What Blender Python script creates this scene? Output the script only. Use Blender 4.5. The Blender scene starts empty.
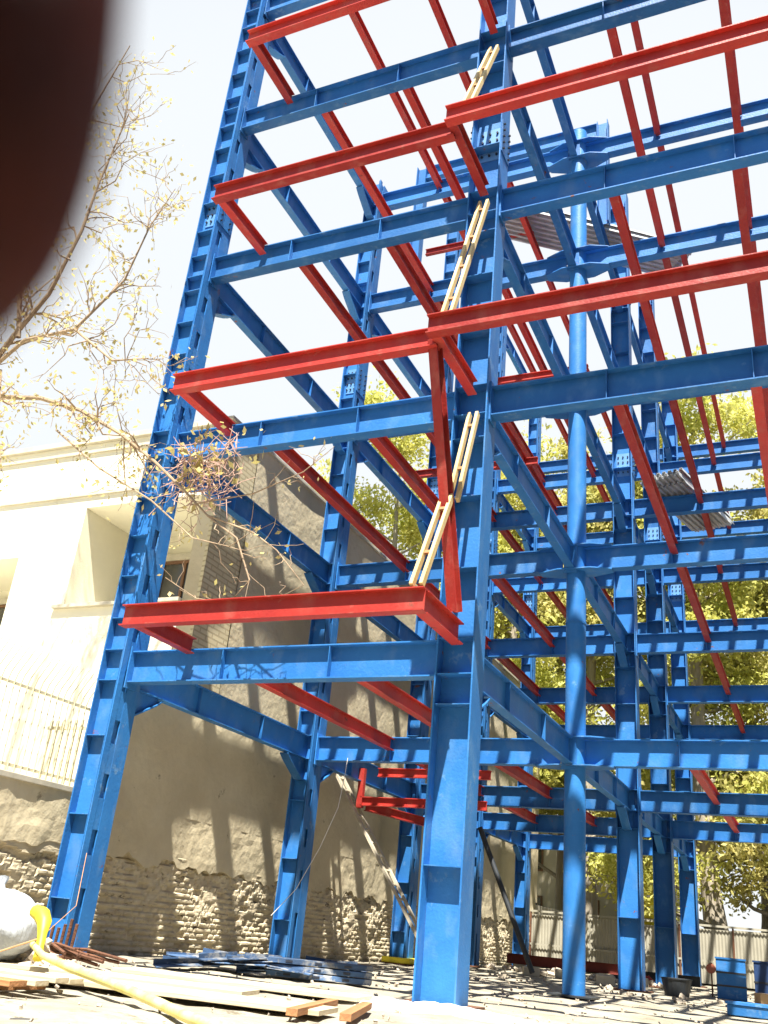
import bpy, bmesh, math, random
import numpy as np
from mathutils import Vector, Matrix
random.seed(7)
rng = np.random.default_rng(7)
scene = bpy.context.scene
COL = scene.collection
R = math.radians

# ------------------------------------------------------------------ materials
def mat(name, base, rough=0.6, metal=0.0, var=0.0, vscale=3.0, bump=0.0, bscale=20.0, col2=None,
        spots=None, spot_amt=0.6, spot_scale=2.0, stretch=(1, 1, 1), coord='Object', rnd=0.0, spec=0.5, trans=0.0, detail=6):
    m = bpy.data.materials.new(name); m.use_nodes = True
    nt = m.node_tree; N = nt.nodes; L = nt.links
    b = N['Principled BSDF']
    b.inputs['Roughness'].default_value = rough
    b.inputs['Metallic'].default_value = metal
    b.inputs['Specular IOR Level'].default_value = spec
    b.inputs['Base Color'].default_value = (*base, 1)
    tc = N.new('ShaderNodeTexCoord'); mp = N.new('ShaderNodeMapping')
    mp.inputs['Scale'].default_value = stretch
    L.new(tc.outputs[coord], mp.inputs['Vector'])
    src = None
    if var > 0 or col2:
        n = N.new('ShaderNodeTexNoise'); n.inputs['Scale'].default_value = vscale
        n.inputs['Detail'].default_value = detail; n.inputs['Roughness'].default_value = 0.65
        L.new(mp.outputs[0], n.inputs['Vector'])
        if rnd > 0:
            oi = N.new('ShaderNodeObjectInfo'); ad = N.new('ShaderNodeVectorMath'); ad.operation = 'ADD'
            sc = N.new('ShaderNodeMath'); sc.operation = 'MULTIPLY'; sc.inputs[1].default_value = 50
            L.new(oi.outputs['Random'], sc.inputs[0]); L.new(mp.outputs[0], ad.inputs[0]); L.new(sc.outputs[0], ad.inputs[1])
            L.new(ad.outputs[0], n.inputs['Vector'])
        r = N.new('ShaderNodeValToRGB')
        c2 = col2 if col2 else tuple(min(1, c * (1 + var)) for c in base)
        c1 = base if col2 else tuple(c * (1 - var) for c in base)
        r.color_ramp.elements[0].position = 0.32; r.color_ramp.elements[1].position = 0.68
        r.color_ramp.elements[0].color = (*c1, 1); r.color_ramp.elements[1].color = (*c2, 1)
        L.new(n.outputs['Fac'], r.inputs[0]); src = r.outputs[0]
        rr = N.new('ShaderNodeMapRange'); rr.inputs[3].default_value = max(.05, rough - .12); rr.inputs[4].default_value = min(1, rough + .15)
        L.new(n.outputs['Fac'], rr.inputs[0]); L.new(rr.outputs[0], b.inputs['Roughness'])
    if spots:
        n2 = N.new('ShaderNodeTexNoise'); n2.inputs['Scale'].default_value = spot_scale; n2.inputs['Detail'].default_value = 8
        n2.inputs['Roughness'].default_value = 0.7
        mp2 = N.new('ShaderNodeMapping'); mp2.inputs['Location'].default_value = (7.3, 1.9, 4.4); mp2.inputs['Scale'].default_value = stretch
        L.new(tc.outputs[coord], mp2.inputs['Vector']); L.new(mp2.outputs[0], n2.inputs['Vector'])
        r2 = N.new('ShaderNodeValToRGB')
        r2.color_ramp.elements[0].position = spot_amt; r2.color_ramp.elements[1].position = min(1, spot_amt + 0.07)
        L.new(n2.outputs['Fac'], r2.inputs[0])
        mx = N.new('ShaderNodeMix'); mx.data_type = 'RGBA'
        L.new(r2.outputs[0], mx.inputs[0])
        if src: L.new(src, mx.inputs[6])
        else: mx.inputs[6].default_value = (*base, 1)
        mx.inputs[7].default_value = (*spots, 1); src = mx.outputs[2]
    if rnd > 0 and src:
        oi = N.new('ShaderNodeObjectInfo'); mr = N.new('ShaderNodeMapRange')
        mr.inputs[3].default_value = 1 - rnd; mr.inputs[4].default_value = 1 + rnd
        L.new(oi.outputs['Random'], mr.inputs[0])
        hs = N.new('ShaderNodeHueSaturation'); L.new(mr.outputs[0], hs.inputs['Value']); L.new(src, hs.inputs['Color']); src = hs.outputs[0]
    if src: L.new(src, b.inputs['Base Color'])
    if bump > 0:
        n3 = N.new('ShaderNodeTexNoise'); n3.inputs['Scale'].default_value = bscale; n3.inputs['Detail'].default_value = 5
        L.new(mp.outputs[0], n3.inputs['Vector'])
        bp = N.new('ShaderNodeBump'); bp.inputs['Strength'].default_value = bump; bp.inputs['Distance'].default_value = 0.03
        L.new(n3.outputs['Fac'], bp.inputs['Height']); L.new(bp.outputs[0], b.inputs['Normal'])
    if trans > 0:
        tr = N.new('ShaderNodeBsdfTranslucent'); ms = N.new('ShaderNodeMixShader'); ms.inputs[0].default_value = trans
        if src: L.new(src, tr.inputs[0])
        else: tr.inputs[0].default_value = (*base, 1)
        L.new(b.outputs[0], ms.inputs[1]); L.new(tr.outputs[0], ms.inputs[2]); L.new(ms.outputs[0], N['Material Output'].inputs[0])
    return m

def paint(name, c1, c2, chalk, touch, rnd):
    m = mat(name, c1, spec=.28, rough=.48, vscale=1.1, col2=c2, spots=chalk, spot_amt=.60, spot_scale=2.3, bump=.16, bscale=26, rnd=rnd, detail=9)
    N = m.node_tree.nodes; L = m.node_tree.links; b = N['Principled BSDF']; src = b.inputs['Base Color'].links[0].from_socket
    tc = N.new('ShaderNodeTexCoord'); oi = N.new('ShaderNodeObjectInfo'); ad = N.new('ShaderNodeVectorMath'); ad.operation = 'ADD'
    ms = N.new('ShaderNodeMath'); ms.operation = 'MULTIPLY'; ms.inputs[1].default_value = 90
    L.new(oi.outputs['Random'], ms.inputs[0]); L.new(tc.outputs['Object'], ad.inputs[0]); L.new(ms.outputs[0], ad.inputs[1])
    # small rusty touches
    n = N.new('ShaderNodeTexNoise'); n.inputs['Scale'].default_value = 2.6; n.inputs['Detail'].default_value = 10; n.inputs['Roughness'].default_value = .75
    L.new(ad.outputs[0], n.inputs['Vector'])
    r = N.new('ShaderNodeValToRGB'); r.color_ramp.elements[0].position = .635; r.color_ramp.elements[1].position = .67
    L.new(n.outputs['Fac'], r.inputs[0])
    mx = N.new('ShaderNodeMix'); mx.data_type = 'RGBA'; L.new(r.outputs[0], mx.inputs[0]); L.new(src, mx.inputs[6]); mx.inputs[7].default_value = (*touch, 1)
    # long scuffs
    mp = N.new('ShaderNodeMapping'); mp.inputs['Scale'].default_value = (1.6, 2.6, .9); L.new(ad.outputs[0], mp.inputs[0])
    n2 = N.new('ShaderNodeTexNoise'); n2.inputs['Scale'].default_value = 2.2; n2.inputs['Detail'].default_value = 6; L.new(mp.outputs[0], n2.inputs['Vector'])
    r2 = N.new('ShaderNodeValToRGB'); r2.color_ramp.elements[0].position = .52; r2.color_ramp.elements[1].position = .74; r2.color_ramp.elements[1].color = (.55, .55, .55, 1)
    L.new(n2.outputs['Fac'], r2.inputs[0])
    mx2 = N.new('ShaderNodeMix'); mx2.data_type = 'RGBA'; L.new(r2.outputs[0], mx2.inputs[0]); L.new(mx.outputs[2], mx2.inputs[6]); mx2.inputs[7].default_value = (*chalk, 1)
    L.new(mx2.outputs[2], b.inputs['Base Color']); return m
BLUE = paint('blue_paint', (.020, .128, .37), (.032, .180, .46), (.11, .24, .44), (.20, .07, .03), .20)
RED = paint('red_oxide_paint', (.33, .028, .024), (.47, .044, .030), (.40, .12, .09), (.13, .04, .025), .24)
RUST = mat('rusty_steel', (.13, .055, .028), rough=.85, var=.4, vscale=6, bump=.5, bscale=40)
SPLICE = mat('pale_primer', (.10, .27, .55), rough=.5, var=.15, vscale=4)
BOLT = mat('dark_bolt', (.03, .035, .05), rough=.5, metal=.4)
GALV = mat('galvanised', (.45, .46, .46), rough=.45, metal=.35, var=.2, vscale=3)
WOOD = mat('yellow_wood', (.55, .38, .13), rough=.7, var=.2, vscale=2, stretch=(1, 1, .15), col2=(.70, .54, .27), bump=.2, bscale=30, spots=(.30, .17, .08), spot_amt=.62, spot_scale=4)
BOARD = mat('pale_board', (.48, .40, .26), rough=.8, var=.2, vscale=3, stretch=(.15, 2, 2), col2=(.60, .52, .37), bump=.2, bscale=20, spots=(.36, .27, .15), spot_amt=.66)
BROWNW = mat('brown_plank', (.36, .17, .07), rough=.8, var=.3, vscale=3, stretch=(.15, 2, 2), bump=.3, bscale=20)
WHITEP = mat('whitewashed', (.44, .39, .29), rough=.7, var=.2, vscale=5, spots=(.35, .27, .17), spot_amt=.6)
LEAFY = mat('yellow_leaves', (.50, .44, .15), rough=.7, var=.5, vscale=.8, col2=(.66, .54, .24), trans=.4, coord='Object')
LEAFG = mat('tree_leaves', (.44, .48, .09), rough=.65, vscale=.7, col2=(.70, .64, .20), trans=.5, coord='Object')
LEAFG2 = mat('olive_leaves', (.40, .42, .10), rough=.65, vscale=.8, col2=(.66, .57, .22), trans=.5, coord='Object')
BARK = mat('bark', (.24, .20, .15), rough=.9, vscale=2.2, col2=(.36, .32, .25), bump=.8, bscale=9, stretch=(3, 3, .5), spots=(.42, .39, .31), spot_amt=.60, spot_scale=1.1)
TWIG = mat('twig_bark', (.34, .25, .16), rough=.9, var=.35, vscale=4, coord='Object')
CREAM = mat('cream_render', (.80, .76, .60), rough=.9, var=.05, vscale=.7, bump=.15, bscale=30, coord='Object', spots=(.62, .57, .42), spot_amt=.66, spot_scale=.8)
STONEC = mat('ledge_stone', (.50, .46, .36), rough=.85, var=.15, vscale=4)
PALEB = mat('pale_building', (.46, .41, .30), rough=.9, var=.08, vscale=.5)
DGLASS = mat('window_glass', (.05, .05, .045), rough=.12, spec=.8)
WFRAME = mat('brown_frame', (.16, .08, .04), rough=.6, var=.2)
FENCEM = mat('cream_iron', (.58, .53, .36), rough=.6, var=.1, vscale=5)
WHITE = mat('white_powder', (.80, .80, .77), rough=.95, var=.03, vscale=2, bump=.5, bscale=9)
SACK = mat('white_sack', (.46, .50, .54), rough=.75, var=.1, vscale=5, bump=.6, bscale=7, stretch=(4, 4, 1))
YEL = mat('yellow_plastic', (.72, .62, .03), rough=.5, var=.15, vscale=3)
YELW = mat('yellow_hose', (.70, .62, .12), rough=.55, vscale=5, col2=(.82, .76, .35), spots=(.25, .33, .05), spot_amt=.66, spot_scale=4)
ROPE = mat('rope', (.50, .26, .12), rough=.9, var=.2)
CABLE = mat('white_cable', (.72, .70, .66), rough=.6)
DARK = mat('dark_plastic', (.03, .035, .04), rough=.5, var=.3)
BRICKP = mat('paper_debris', (.42, .36, .28), rough=.9, var=.4, vscale=5, bump=.4)
HOARD = mat('corrugated_sheet', (.34, .32, .25), rough=.7, var=.12, vscale=1.2, spots=(.30, .24, .15), spot_amt=.68)
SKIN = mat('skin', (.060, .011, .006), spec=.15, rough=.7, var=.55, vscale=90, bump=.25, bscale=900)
SLEEVE = mat('grey_sleeve', (.09, .09, .11), rough=.9, var=.2, vscale=30)
PHONE = mat('phone_case', (.02, .02, .022), rough=.35)
LAMPG = mat('lamp_bowl', (.45, .40, .30), rough=.4)

def wallmat():
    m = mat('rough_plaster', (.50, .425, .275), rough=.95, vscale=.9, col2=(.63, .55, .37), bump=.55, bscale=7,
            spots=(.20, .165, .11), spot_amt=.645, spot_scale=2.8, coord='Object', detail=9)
    return m
PLASTER = wallmat()
def brickmat(name, c1, c2, mortar, sx=1.0):
    m = bpy.data.materials.new(name); m.use_nodes = True
    N = m.node_tree.nodes; L = m.node_tree.links; b = N['Principled BSDF']; b.inputs['Roughness'].default_value = .9
    tc = N.new('ShaderNodeTexCoord'); sp = N.new('ShaderNodeSeparateXYZ'); cb = N.new('ShaderNodeCombineXYZ')
    ad = N.new('ShaderNodeMath'); ad.operation = 'ADD'
    L.new(tc.outputs['Object'], sp.inputs[0]); L.new(sp.outputs[0], ad.inputs[0]); L.new(sp.outputs[1], ad.inputs[1])
    L.new(ad.outputs[0], cb.inputs[0]); L.new(sp.outputs[2], cb.inputs[1])
    br = N.new('ShaderNodeTexBrick'); br.inputs['Scale'].default_value = 1
    br.inputs['Brick Width'].default_value = .42; br.inputs['Row Height'].default_value = .11; br.inputs['Mortar Size'].default_value = .018
    br.inputs['Color1'].default_value = (*c1, 1); br.inputs['Color2'].default_value = (*c2, 1); br.inputs['Mortar'].default_value = (*mortar, 1)
    L.new(cb.outputs[0], br.inputs[0]); L.new(br.outputs[0], b.inputs['Base Color'])
    bp = N.new('ShaderNodeBump'); bp.inputs['Strength'].default_value = .9; bp.inputs['Distance'].default_value = .03; bp.invert = True
    L.new(br.outputs['Fac'], bp.inputs['Height']); L.new(bp.outputs[0], b.inputs['Normal'])
    return m
QUOIN = brickmat('pale_brick', (.68, .60, .38), (.60, .52, .32), (.48, .40, .24))
def rubblemat():
    m = mat('rubble', (.46, .38, .25), rough=.97, vscale=5, col2=(.66, .58, .40), bump=.6, bscale=14, spots=(.10, .08, .05), spot_amt=.60, spot_scale=5, stretch=(1, .45, 1.6), detail=10)
    return m
RUBBLE = rubblemat()
GROUND = mat('dusty_ground', (.22, .195, .14), rough=.95, vscale=1.2, col2=(.38, .345, .27), bump=1.0, bscale=14, spots=(.15, .13, .09), spot_amt=.58, spot_scale=3.2, coord='Object', detail=10)

# ------------------------------------------------------------------ mesh helpers
class MB:
    def __init__(s): s.v = []; s.f = []
    def add(s, vs, fs):
        o = len(s.v); s.v += [tuple(v) for v in vs]; s.f += [tuple(i + o for i in f) for f in fs]
    def box(s, x0, x1, y0, y1, z0, z1, M=None):
        vs = [Vector(p) for p in ((x0, y0, z0), (x1, y0, z0), (x1, y1, z0), (x0, y1, z0), (x0, y0, z1), (x1, y0, z1), (x1, y1, z1), (x0, y1, z1))]
        if M is not None: vs = [M @ v for v in vs]
        s.add(vs, [(0, 3, 2, 1), (4, 5, 6, 7), (0, 1, 5, 4), (1, 2, 6, 5), (2, 3, 7, 6), (3, 0, 4, 7)])
    def bar(s, a, b, w, h, up=(0, 0, 1)):
        a = Vector(a); b = Vector(b); d = b - a; L = d.length; x = d.normalized(); y = Vector(up).cross(x)
        if y.length < 1e-4: y = Vector((0, 1, 0)).cross(x)
        y.normalize(); z = x.cross(y)
        M = Matrix((x, y, z)).transposed().to_4x4(); M.translation = a
        s.box(0, L, -w / 2, w / 2, -h / 2, h / 2, M)
    def tube(s, pts, rad, n=8, caps=True):
        pts = [Vector(p) for p in pts]
        rs = rad if isinstance(rad, (list, tuple)) else [rad] * len(pts)
        rings = []; prev = None
        for i, p in enumerate(pts):
            t = (pts[min(i + 1, len(pts) - 1)] - pts[max(i - 1, 0)]).normalized()
            if prev is None:
                a = t.orthogonal().normalized()
            else:
                a = prev - t * prev.dot(t)
                a = a.normalized() if a.length > 1e-5 else t.orthogonal().normalized()
            prev = a; b = t.cross(a)
            rings.append([p + (a * math.cos(q) + b * math.sin(q)) * rs[i] for q in [2 * math.pi * k / n for k in range(n)]])
        vs = [v for r_ in rings for v in r_]; fs = []
        for i in range(len(pts) - 1):
            for k in range(n):
                fs.append((i * n + k, i * n + (k + 1) % n, (i + 1) * n + (k + 1) % n, (i + 1) * n + k))
        if caps:
            fs.append(tuple(range(n))[::-1]); fs.append(tuple((len(pts) - 1) * n + k for k in range(n)))
        s.add(vs, fs)
    def prism(s, poly, h0, h1, axis='z'):
        n = len(poly)
        def P(a, b, h): return {'z': (a, b, h), 'y': (a, h, b), 'x': (h, a, b)}[axis]
        vs = [P(a, b, h0) for a, b in poly] + [P(a, b, h1) for a, b in poly]
        fs = [tuple(range(n))[::-1], tuple(range(n, 2 * n))] + [(i, (i + 1) % n, n + (i + 1) % n, n + i) for i in range(n)]
        s.add(vs, fs)
    def mesh(s, name, m, smooth=False, fix=True):
        me = bpy.data.meshes.new(name); me.from_pydata(s.v, [], s.f); me.materials.append(m)
        if fix:
            bm = bmesh.new(); bm.from_mesh(me); bmesh.ops.recalc_face_normals(bm, faces=bm.faces); bm.to_mesh(me); bm.free()
        if smooth:
            me.polygons.foreach_set('use_smooth', [True] * len(me.polygons))
            if fix: me.set_sharp_from_angle(angle=R(50))
        return me
    def build(s, name, m, parent=None, loc=(0, 0, 0), rot=(0, 0, 0), smooth=False, bevel=0):
        return link(name, s.mesh(name, m, smooth), parent, loc, rot, bevel)
def link(name, me, parent=None, loc=(0, 0, 0), rot=(0, 0, 0), bevel=0):
    o = bpy.data.objects.new(name, me); COL.objects.link(o); o.location = loc; o.rotation_euler = rot
    if parent: o.parent = parent
    if bevel:
        b = o.modifiers.new('bevel', 'BEVEL'); b.width = bevel; b.segments = 2; b.limit_method = 'ANGLE'
    return o
def empty(name, loc=(0, 0, 0), rot=(0, 0, 0)):
    o = bpy.data.objects.new(name, None); COL.objects.link(o); o.location = loc; o.rotation_euler = rot; o.empty_display_size = .2
    return o
def tag(o, label=None, cat=None, group=None, kind=None):
    if label: o['label'] = label
    if cat: o['category'] = cat
    if group: o['group'] = group
    if kind: o['kind'] = kind
    return o

# ------------------------------------------------------------------ calibrated frame of the building
XA, XB, XE = -5.70, 0.0, 8.5
YS = [0.0, 6.41, 12.40, 17.73, 23.14]
ZS = [0.0, 4.40, 8.354, 12.236, 16.117, 19.627]
H, BW = .50, .22
def I_poly(h, b, tf, tw):
    return [(-b/2, 0), (-b/2, -tf), (-tw/2, -tf), (-tw/2, -h+tf), (-b/2, -h+tf), (-b/2, -h), (b/2, -h), (b/2, -h+tf), (tw/2, -h+tf), (tw/2, -tf), (b/2, -tf), (b/2, 0)]
_cache = {}
def ibeam_mesh(name, L, h, b, m, tf=.02, tw=.014):
    k = (name, round(L, 3), h, b, m.name)
    if k not in _cache:
        mb = MB(); mb.prism(I_poly(h, b, tf, tw), 0, L, 'x')   # runs along local X, top flange at z=0
        _cache[k] = mb.mesh(name, m)
    return _cache[k]
def stiff_mesh():
    if 'stiff' not in _cache:
        mb = MB(); mb.box(-.006, .006, -BW/2+.004, BW/2-.004, -H+.021, -.021); _cache['stiff'] = mb.mesh('stiffener', BLUE)
    return _cache['stiff']
def endplate_mesh():
    if 'end' not in _cache:
        mb = MB(); mb.box(-.012, .012, -.14, .14, -H-.09, .07); _cache['end'] = mb.mesh('end_plate', BLUE)
    return _cache['end']
def haunch_mesh():
    if 'haunch' not in _cache:
        mb = MB()
        mb.prism([(0, -H-.003), (1.0, -H-.003), (.86, -H-.12), (.30, -H-.42), (0, -H-.42)], -.012, .012, 'y')
        mb.prism([(0, -H-.42), (.30, -H-.42), (.86, -H-.12), (1.0, -H-.02), (1.0, -H-.045), (.86, -H-.145), (.31, -H-.445), (0, -H-.445)], -.10, .10, 'y')
        mb.box(0.012, .03, -.10, .10, -H-.42, -H-.003)
        _cache['haunch'] = mb.mesh('haunch', BLUE)
    return _cache['haunch']

ROWN = ['front row', 'second row', 'third row', 'fourth row', 'fifth row']
LEVN = ['', 'first floor level', 'second floor level', 'third floor level', 'fourth floor level', 'fifth floor level']
BAYN = ['left bay', 'right bay']
rest_labels = {}
def girder(x0, x1, y, z, stf, label, ends=(True, True)):
    t = empty('steel_girder', (x0, y, z)); L = x1 - x0
    link('beam_section', ibeam_mesh('beam_section', L, H, BW, BLUE), t)
    for s_ in stf: link('stiffener', stiff_mesh(), t, (s_ - x0, 0, 0))
    if ends[0]: link('end_plate', endplate_mesh(), t, (.013, 0, 0))
    if ends[1]: link('end_plate', endplate_mesh(), t, (L - .013, 0, 0))
    tag(t, label, 'girder', 'blue girders across the bays'); return t
def ygirder(x, y0, y1, z, label, h0=True, h1=True):
    t = empty('steel_girder', (x, y0, z), (0, 0, R(90))); L = y1 - y0
    link('beam_section', ibeam_mesh('beam_section', L, H - .004, .17, BLUE), t, (0, 0, -.002))
    if 'ystiff' not in _cache:
        mb = MB(); mb.box(-.006, .006, -.081, .081, -H+.025, -.025); _cache['ystiff'] = mb.mesh('stiffener', BLUE)
    for q in (.33, .67): link('stiffener', _cache['ystiff'], t, (L * q, 0, 0))
    link('end_plate', endplate_mesh(), t, (.013, 0, 0)); link('end_plate', endplate_mesh(), t, (L - .013, 0, 0))
    if h0: link('haunch', haunch_mesh(), t, (.026, 0, 0))
    if h1: link('haunch', haunch_mesh(), t, (L - .026, 0, 0), (0, 0, R(180)))
    tag(t, label, 'girder', 'blue girders running front to back'); return t

# columns -----------------------------------------------------------------
FW, FD = .49, .44     # column width in x, depth in y
def column(x, y, ztop, slotted, label, splices=(), levels=None, zb=0.0):
    t = empty('steel_column', (x, y, zb)); zt = ztop - zb
    w = (.38 if slotted else FW) / 2; d = (.54 if slotted else FD) / 2; mb = MB()
    wy = -.12 if slotted else 0
    mb.box(-w, w, wy - .008, wy + .008, .03, zt)                                   # web
    web = mb.build('web', BLUE, t)
    for s_ in (-1, 1):
        mb = MB()
        if slotted and s_ == 1:
            mb.box(w, w + .022, -d, -d + .12, .03, zt); mb.box(w, w + .022, -d + .25, d, .03, zt)
            mb.box(w - .035, w - .025, -d + .02, d - .02, .03, zt)
            zz = .9
            while zz < zt - .5:
                mb.box(w + .001, w + .018, -d + .12, -d + .25, zz, zz + .45); zz += .8
        else:
            a, b_ = (w, w + .022) if s_ == 1 else (-w - .022, -w)
            mb.box(a, b_, -d, d, .03, zt)
        mb.build('flange', BLUE, t)
    hs = []
    for k in range(1, 6):
        z = ZS[k] - zb
        if z > zt + .2 or z < 0: continue
        hs += [z - .005, z - H + .005, z - H - .40]
        below = (ZS[k - 1] - zb) if ZS[k-1] > zb or k == 1 else 0
        hs += [below + (1.52 if k == 1 else 1.0), below + 2.1] if k > 1 else [1.52]
    if ztop > ZS[5] + 1: hs += [ZS[5] - zb + 1.0, ZS[5] - zb + 2.1, ZS[5] - zb + 3.1]
    if slotted:
        hs = [h_ for h_ in hs if any(abs(h_ - (ZS[k] - zb - e)) < .02 for k in range(1, 6) for e in (.005, .495))]
        zz = .75
        while zz < zt - .3:
            if all(abs(zz - h_) > .22 for h_ in hs): hs.append(zz)
            zz += .72 if zz > 3.2 else 1.15
    ck = 'cstiff%d' % slotted
    if ck not in _cache:
        m2 = MB(); m2.box(-w + .002, w - (.037 if slotted else .002), -d + .015, wy - .009, -.007, .007); m2.box(-w + .002, w - (.037 if slotted else .002), wy + .009, d - .015, -.007, .007)
        _cache[ck] = m2.mesh('stiffener', BLUE)
    for h_ in hs:
        if .1 < h_ < zt - .02: link('stiffener', _cache[ck], t, (0, 0, h_))
    if zb == 0:
        mb = MB(); mb.box(-.42, .42, -.40, .40, 0.0, .029); mb.build('base_plate', RUST, t)
    for zc in splices:
        if zc < zb or zc > ztop: continue
        mb = MB(); mb.box(-.155, .155, -d - .016, -d - .001, -.36, .36)
        mb.box(-.155, .155, -.020, -.009, -.36, .36)
        sp = MB(); sp.box(-w + .06, w - .06, wy - .026, wy - .0085, -.36, .36)
        so = sp.build('splice_plate', SPLICE, t, (0, 0, zc - zb))
        for i in range(4):
            for j in range(3):
                if 'bolt' not in _cache:
                    q = MB(); q.tube([(0, 0, 0), (0, -.03, 0)], .022, 6); _cache['bolt'] = q.mesh('bolt', BOLT)
                link('bolt', _cache['bolt'], so, ((-.135 + j * .135) * w / .25, wy - .026, -.25 + i * .165))
        # side splice plates with bolt rows standing proud of the flanges
        for s_ in (-1, 1):
            sp = MB(); a = w + .023; sp.box(min(s_*a, s_*(a+.016)), max(s_*a, s_*(a+.016)), -d + .02, d - .02, -.36, .36)
            so = sp.build('splice_plate', BLUE, t, (0, 0, zc - zb))
            for i in range(5):
                for yy in (-.15, .13):
                    if 'bolth' not in _cache:
                        q = MB(); q.tube([(0, 0, 0), (.035, 0, 0)], .02, 6); _cache['bolth'] = q.mesh('bolt', BOLT)
                    link('bolt', _cache['bolth'], so, (s_*(a + .016) - (0 if s_ == 1 else .035), yy, -.28 + i * .14))
    tag(t, label, 'column', 'blue steel columns'); return t

TOPA, TOPB = [23.6, 20.0, 23.4, 23.4, 23.4], [23.6, None, 23.4, 23.4, 23.4]
LFT = ['blue built-up column at the front left corner beside the rubble wall', 'blue column second along the rubble wall, rising behind the blue plate pile',
       'blue column third along the rubble wall, behind the leaning ladder', 'blue column fourth along the rubble wall', 'blue column fifth and last along the rubble wall']
RGT = ['broad blue column in the front row standing in the white powder heap', '', 'blue column right behind the round pipe column', 'blue column behind it, fourth from the front in the middle line', 'blue column farthest back in the middle line, beside the black bin']
for j, y in enumerate(YS):
    column(XA, y, TOPA[j], True, LFT[j], splices=(13.4,))
    if j != 1: column(XB, y, TOPB[j], False, RGT[j], splices=(13.4,))
# round pipe column
t = empty('pipe_column', (.07, YS[1], 0))
mb = MB(); mb.tube([(0, 0, .03), (0, 0, 20.1)], .20, 40); po = mb.build('pipe', BLUE, t, smooth=True)
mb = MB(); mb.box(-.38, .38, -.38, .38, 0, .028); mb.build('base_plate', DARK, t)
for z in (6.7, 14.6):
    mb = MB(); mb.tube([(0, 0, z), (0, 0, z + .035)], .213, 40); mb.build('weld_ring', RUST if z > 10 else BLUE, t, smooth=False)
mb = MB(); mb.tube([(0, 0, 0), (0, 0, .05)], .24, 24)
for k in range(1, 6):
    for dz in (-.012, -H - .012):
        mb = MB(); c = 1.05; e = .34
        mb.prism([(-.75, -.114), (-.34, -.275), (.34, -.275), (.75, -.114), (.75, .114), (.34, .275), (-.34, .275), (-.75, .114)], 0, .024)
        mb.build('diaphragm_plate', BLUE, t, (0, 0, ZS[k] + dz + (.014 if dz > -.1 else -.014)))
tag(t, 'round blue pipe column in the second row, standing on a dark base plate', 'column', 'blue steel columns')
# planted short columns between rows, and their beam
for x, nm in ((-5.75, 'short blue column planted on the top left girder'), (0.1, 'short blue column planted on the top middle girder')):
    t = empty('steel_column', (x, 9.4, ZS[5]))
    for s_ in (-1, 1):
        mb = MB(); mb.box(s_*.15 - .011, s_*.15 + .011, -.15, .15, 0, 3.9); mb.build('flange', BLUE, t)
    mb = MB(); mb.box(-.139, .139, -.007, .007, 0, 3.9); mb.build('web', BLUE, t)
    tag(t, nm, 'column')
girder(-5.59, -.06, 9.4, 23.5, (-3.9, -2.0), 'highest blue girder joining the two short planted columns', ends=(False, False))

# girders ------------------------------------------------------------------
g = FW / 2 + .026
for k in range(1, 6):
    for j, y in enumerate(YS):
        lbl = 'blue girder across the %s in the %s of columns, %s'
        x1 = XB - g if j != 1 else XB - .21
        girder(XA + .222, x1, y, ZS[k], (-3.76, -1.95), lbl % ('left bay', ROWN[j], LEVN[k]), ends=(True, j != 1))
        if (j == 0 and k == 1) or (j == 4 and k == 1): continue
        x0 = XB + g if j != 1 else XB + .21
        girder(x0, XE, y, ZS[k], (2.0, 3.95, 6.0), lbl % ('right bay', ROWN[j], LEVN[k]), ends=(j != 1, False))
for k in range(1, 6):
    for j in range(4):
        for x, nm in ((XA, 'left'), (XB, 'middle')):
            a = YS[j] + .02; b = YS[j + 1] - .02
            if x == XB and j == 0: b = YS[1] - .20
            if x == XB and j == 1: a = YS[1] + .20
            pipe0 = (x == XB and j == 1); pipe1 = (x == XB and j == 0)
            ygirder(x, a + (0 if pipe0 else .0), b, ZS[k] - .001,
                    'blue girder running back along the %s column line, %s to %s, %s' % (nm, ROWN[j].split()[0], ROWN[j+1], LEVN[k]), not pipe0, not pipe1)
for x, nm in ((XA, 'left'), (XB, 'middle')):
    for j in (2, 3):
        ygirder(x, YS[j] + .02, YS[j+1] - .02, 23.2, 'topmost blue girder on the %s column line between %s and %s' % (nm, ROWN[j], ROWN[j+1]))

# red joists -----------------------------------------------------------------
JH, JB = .24, .14
def joist(x, y0, y1, z, label, m=RED, h=JH, b=JB):
    o = link('floor_joist', ibeam_mesh('floor_joist', y1 - y0, h, b, m, .014, .01), None, (x, y0, z), (0, 0, R(90)))
    tag(o, label, 'joist', 'red joists between the girders'); return o
for k in range(1, 6):
    for j in range(4):
        for x, nm, bay in ((-3.76, 'left', 0), (-1.95, 'right', 0), (2.05, 'left', 1), (3.95, 'right', 1)):
            if k == 1 and bay == 1 and j == 0: continue
            if k == 1 and bay == 1 and x > 3: continue
            if k == 1 and j == 3: continue
            joist(x, YS[j] + .02, YS[j+1] - .02, ZS[k] - .024,
                  'red joist, %s of pair in %s, %s to %s, %s' % (nm, BAYN[bay], ROWN[j].split()[0], ROWN[j+1], LEVN[k]))
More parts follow.
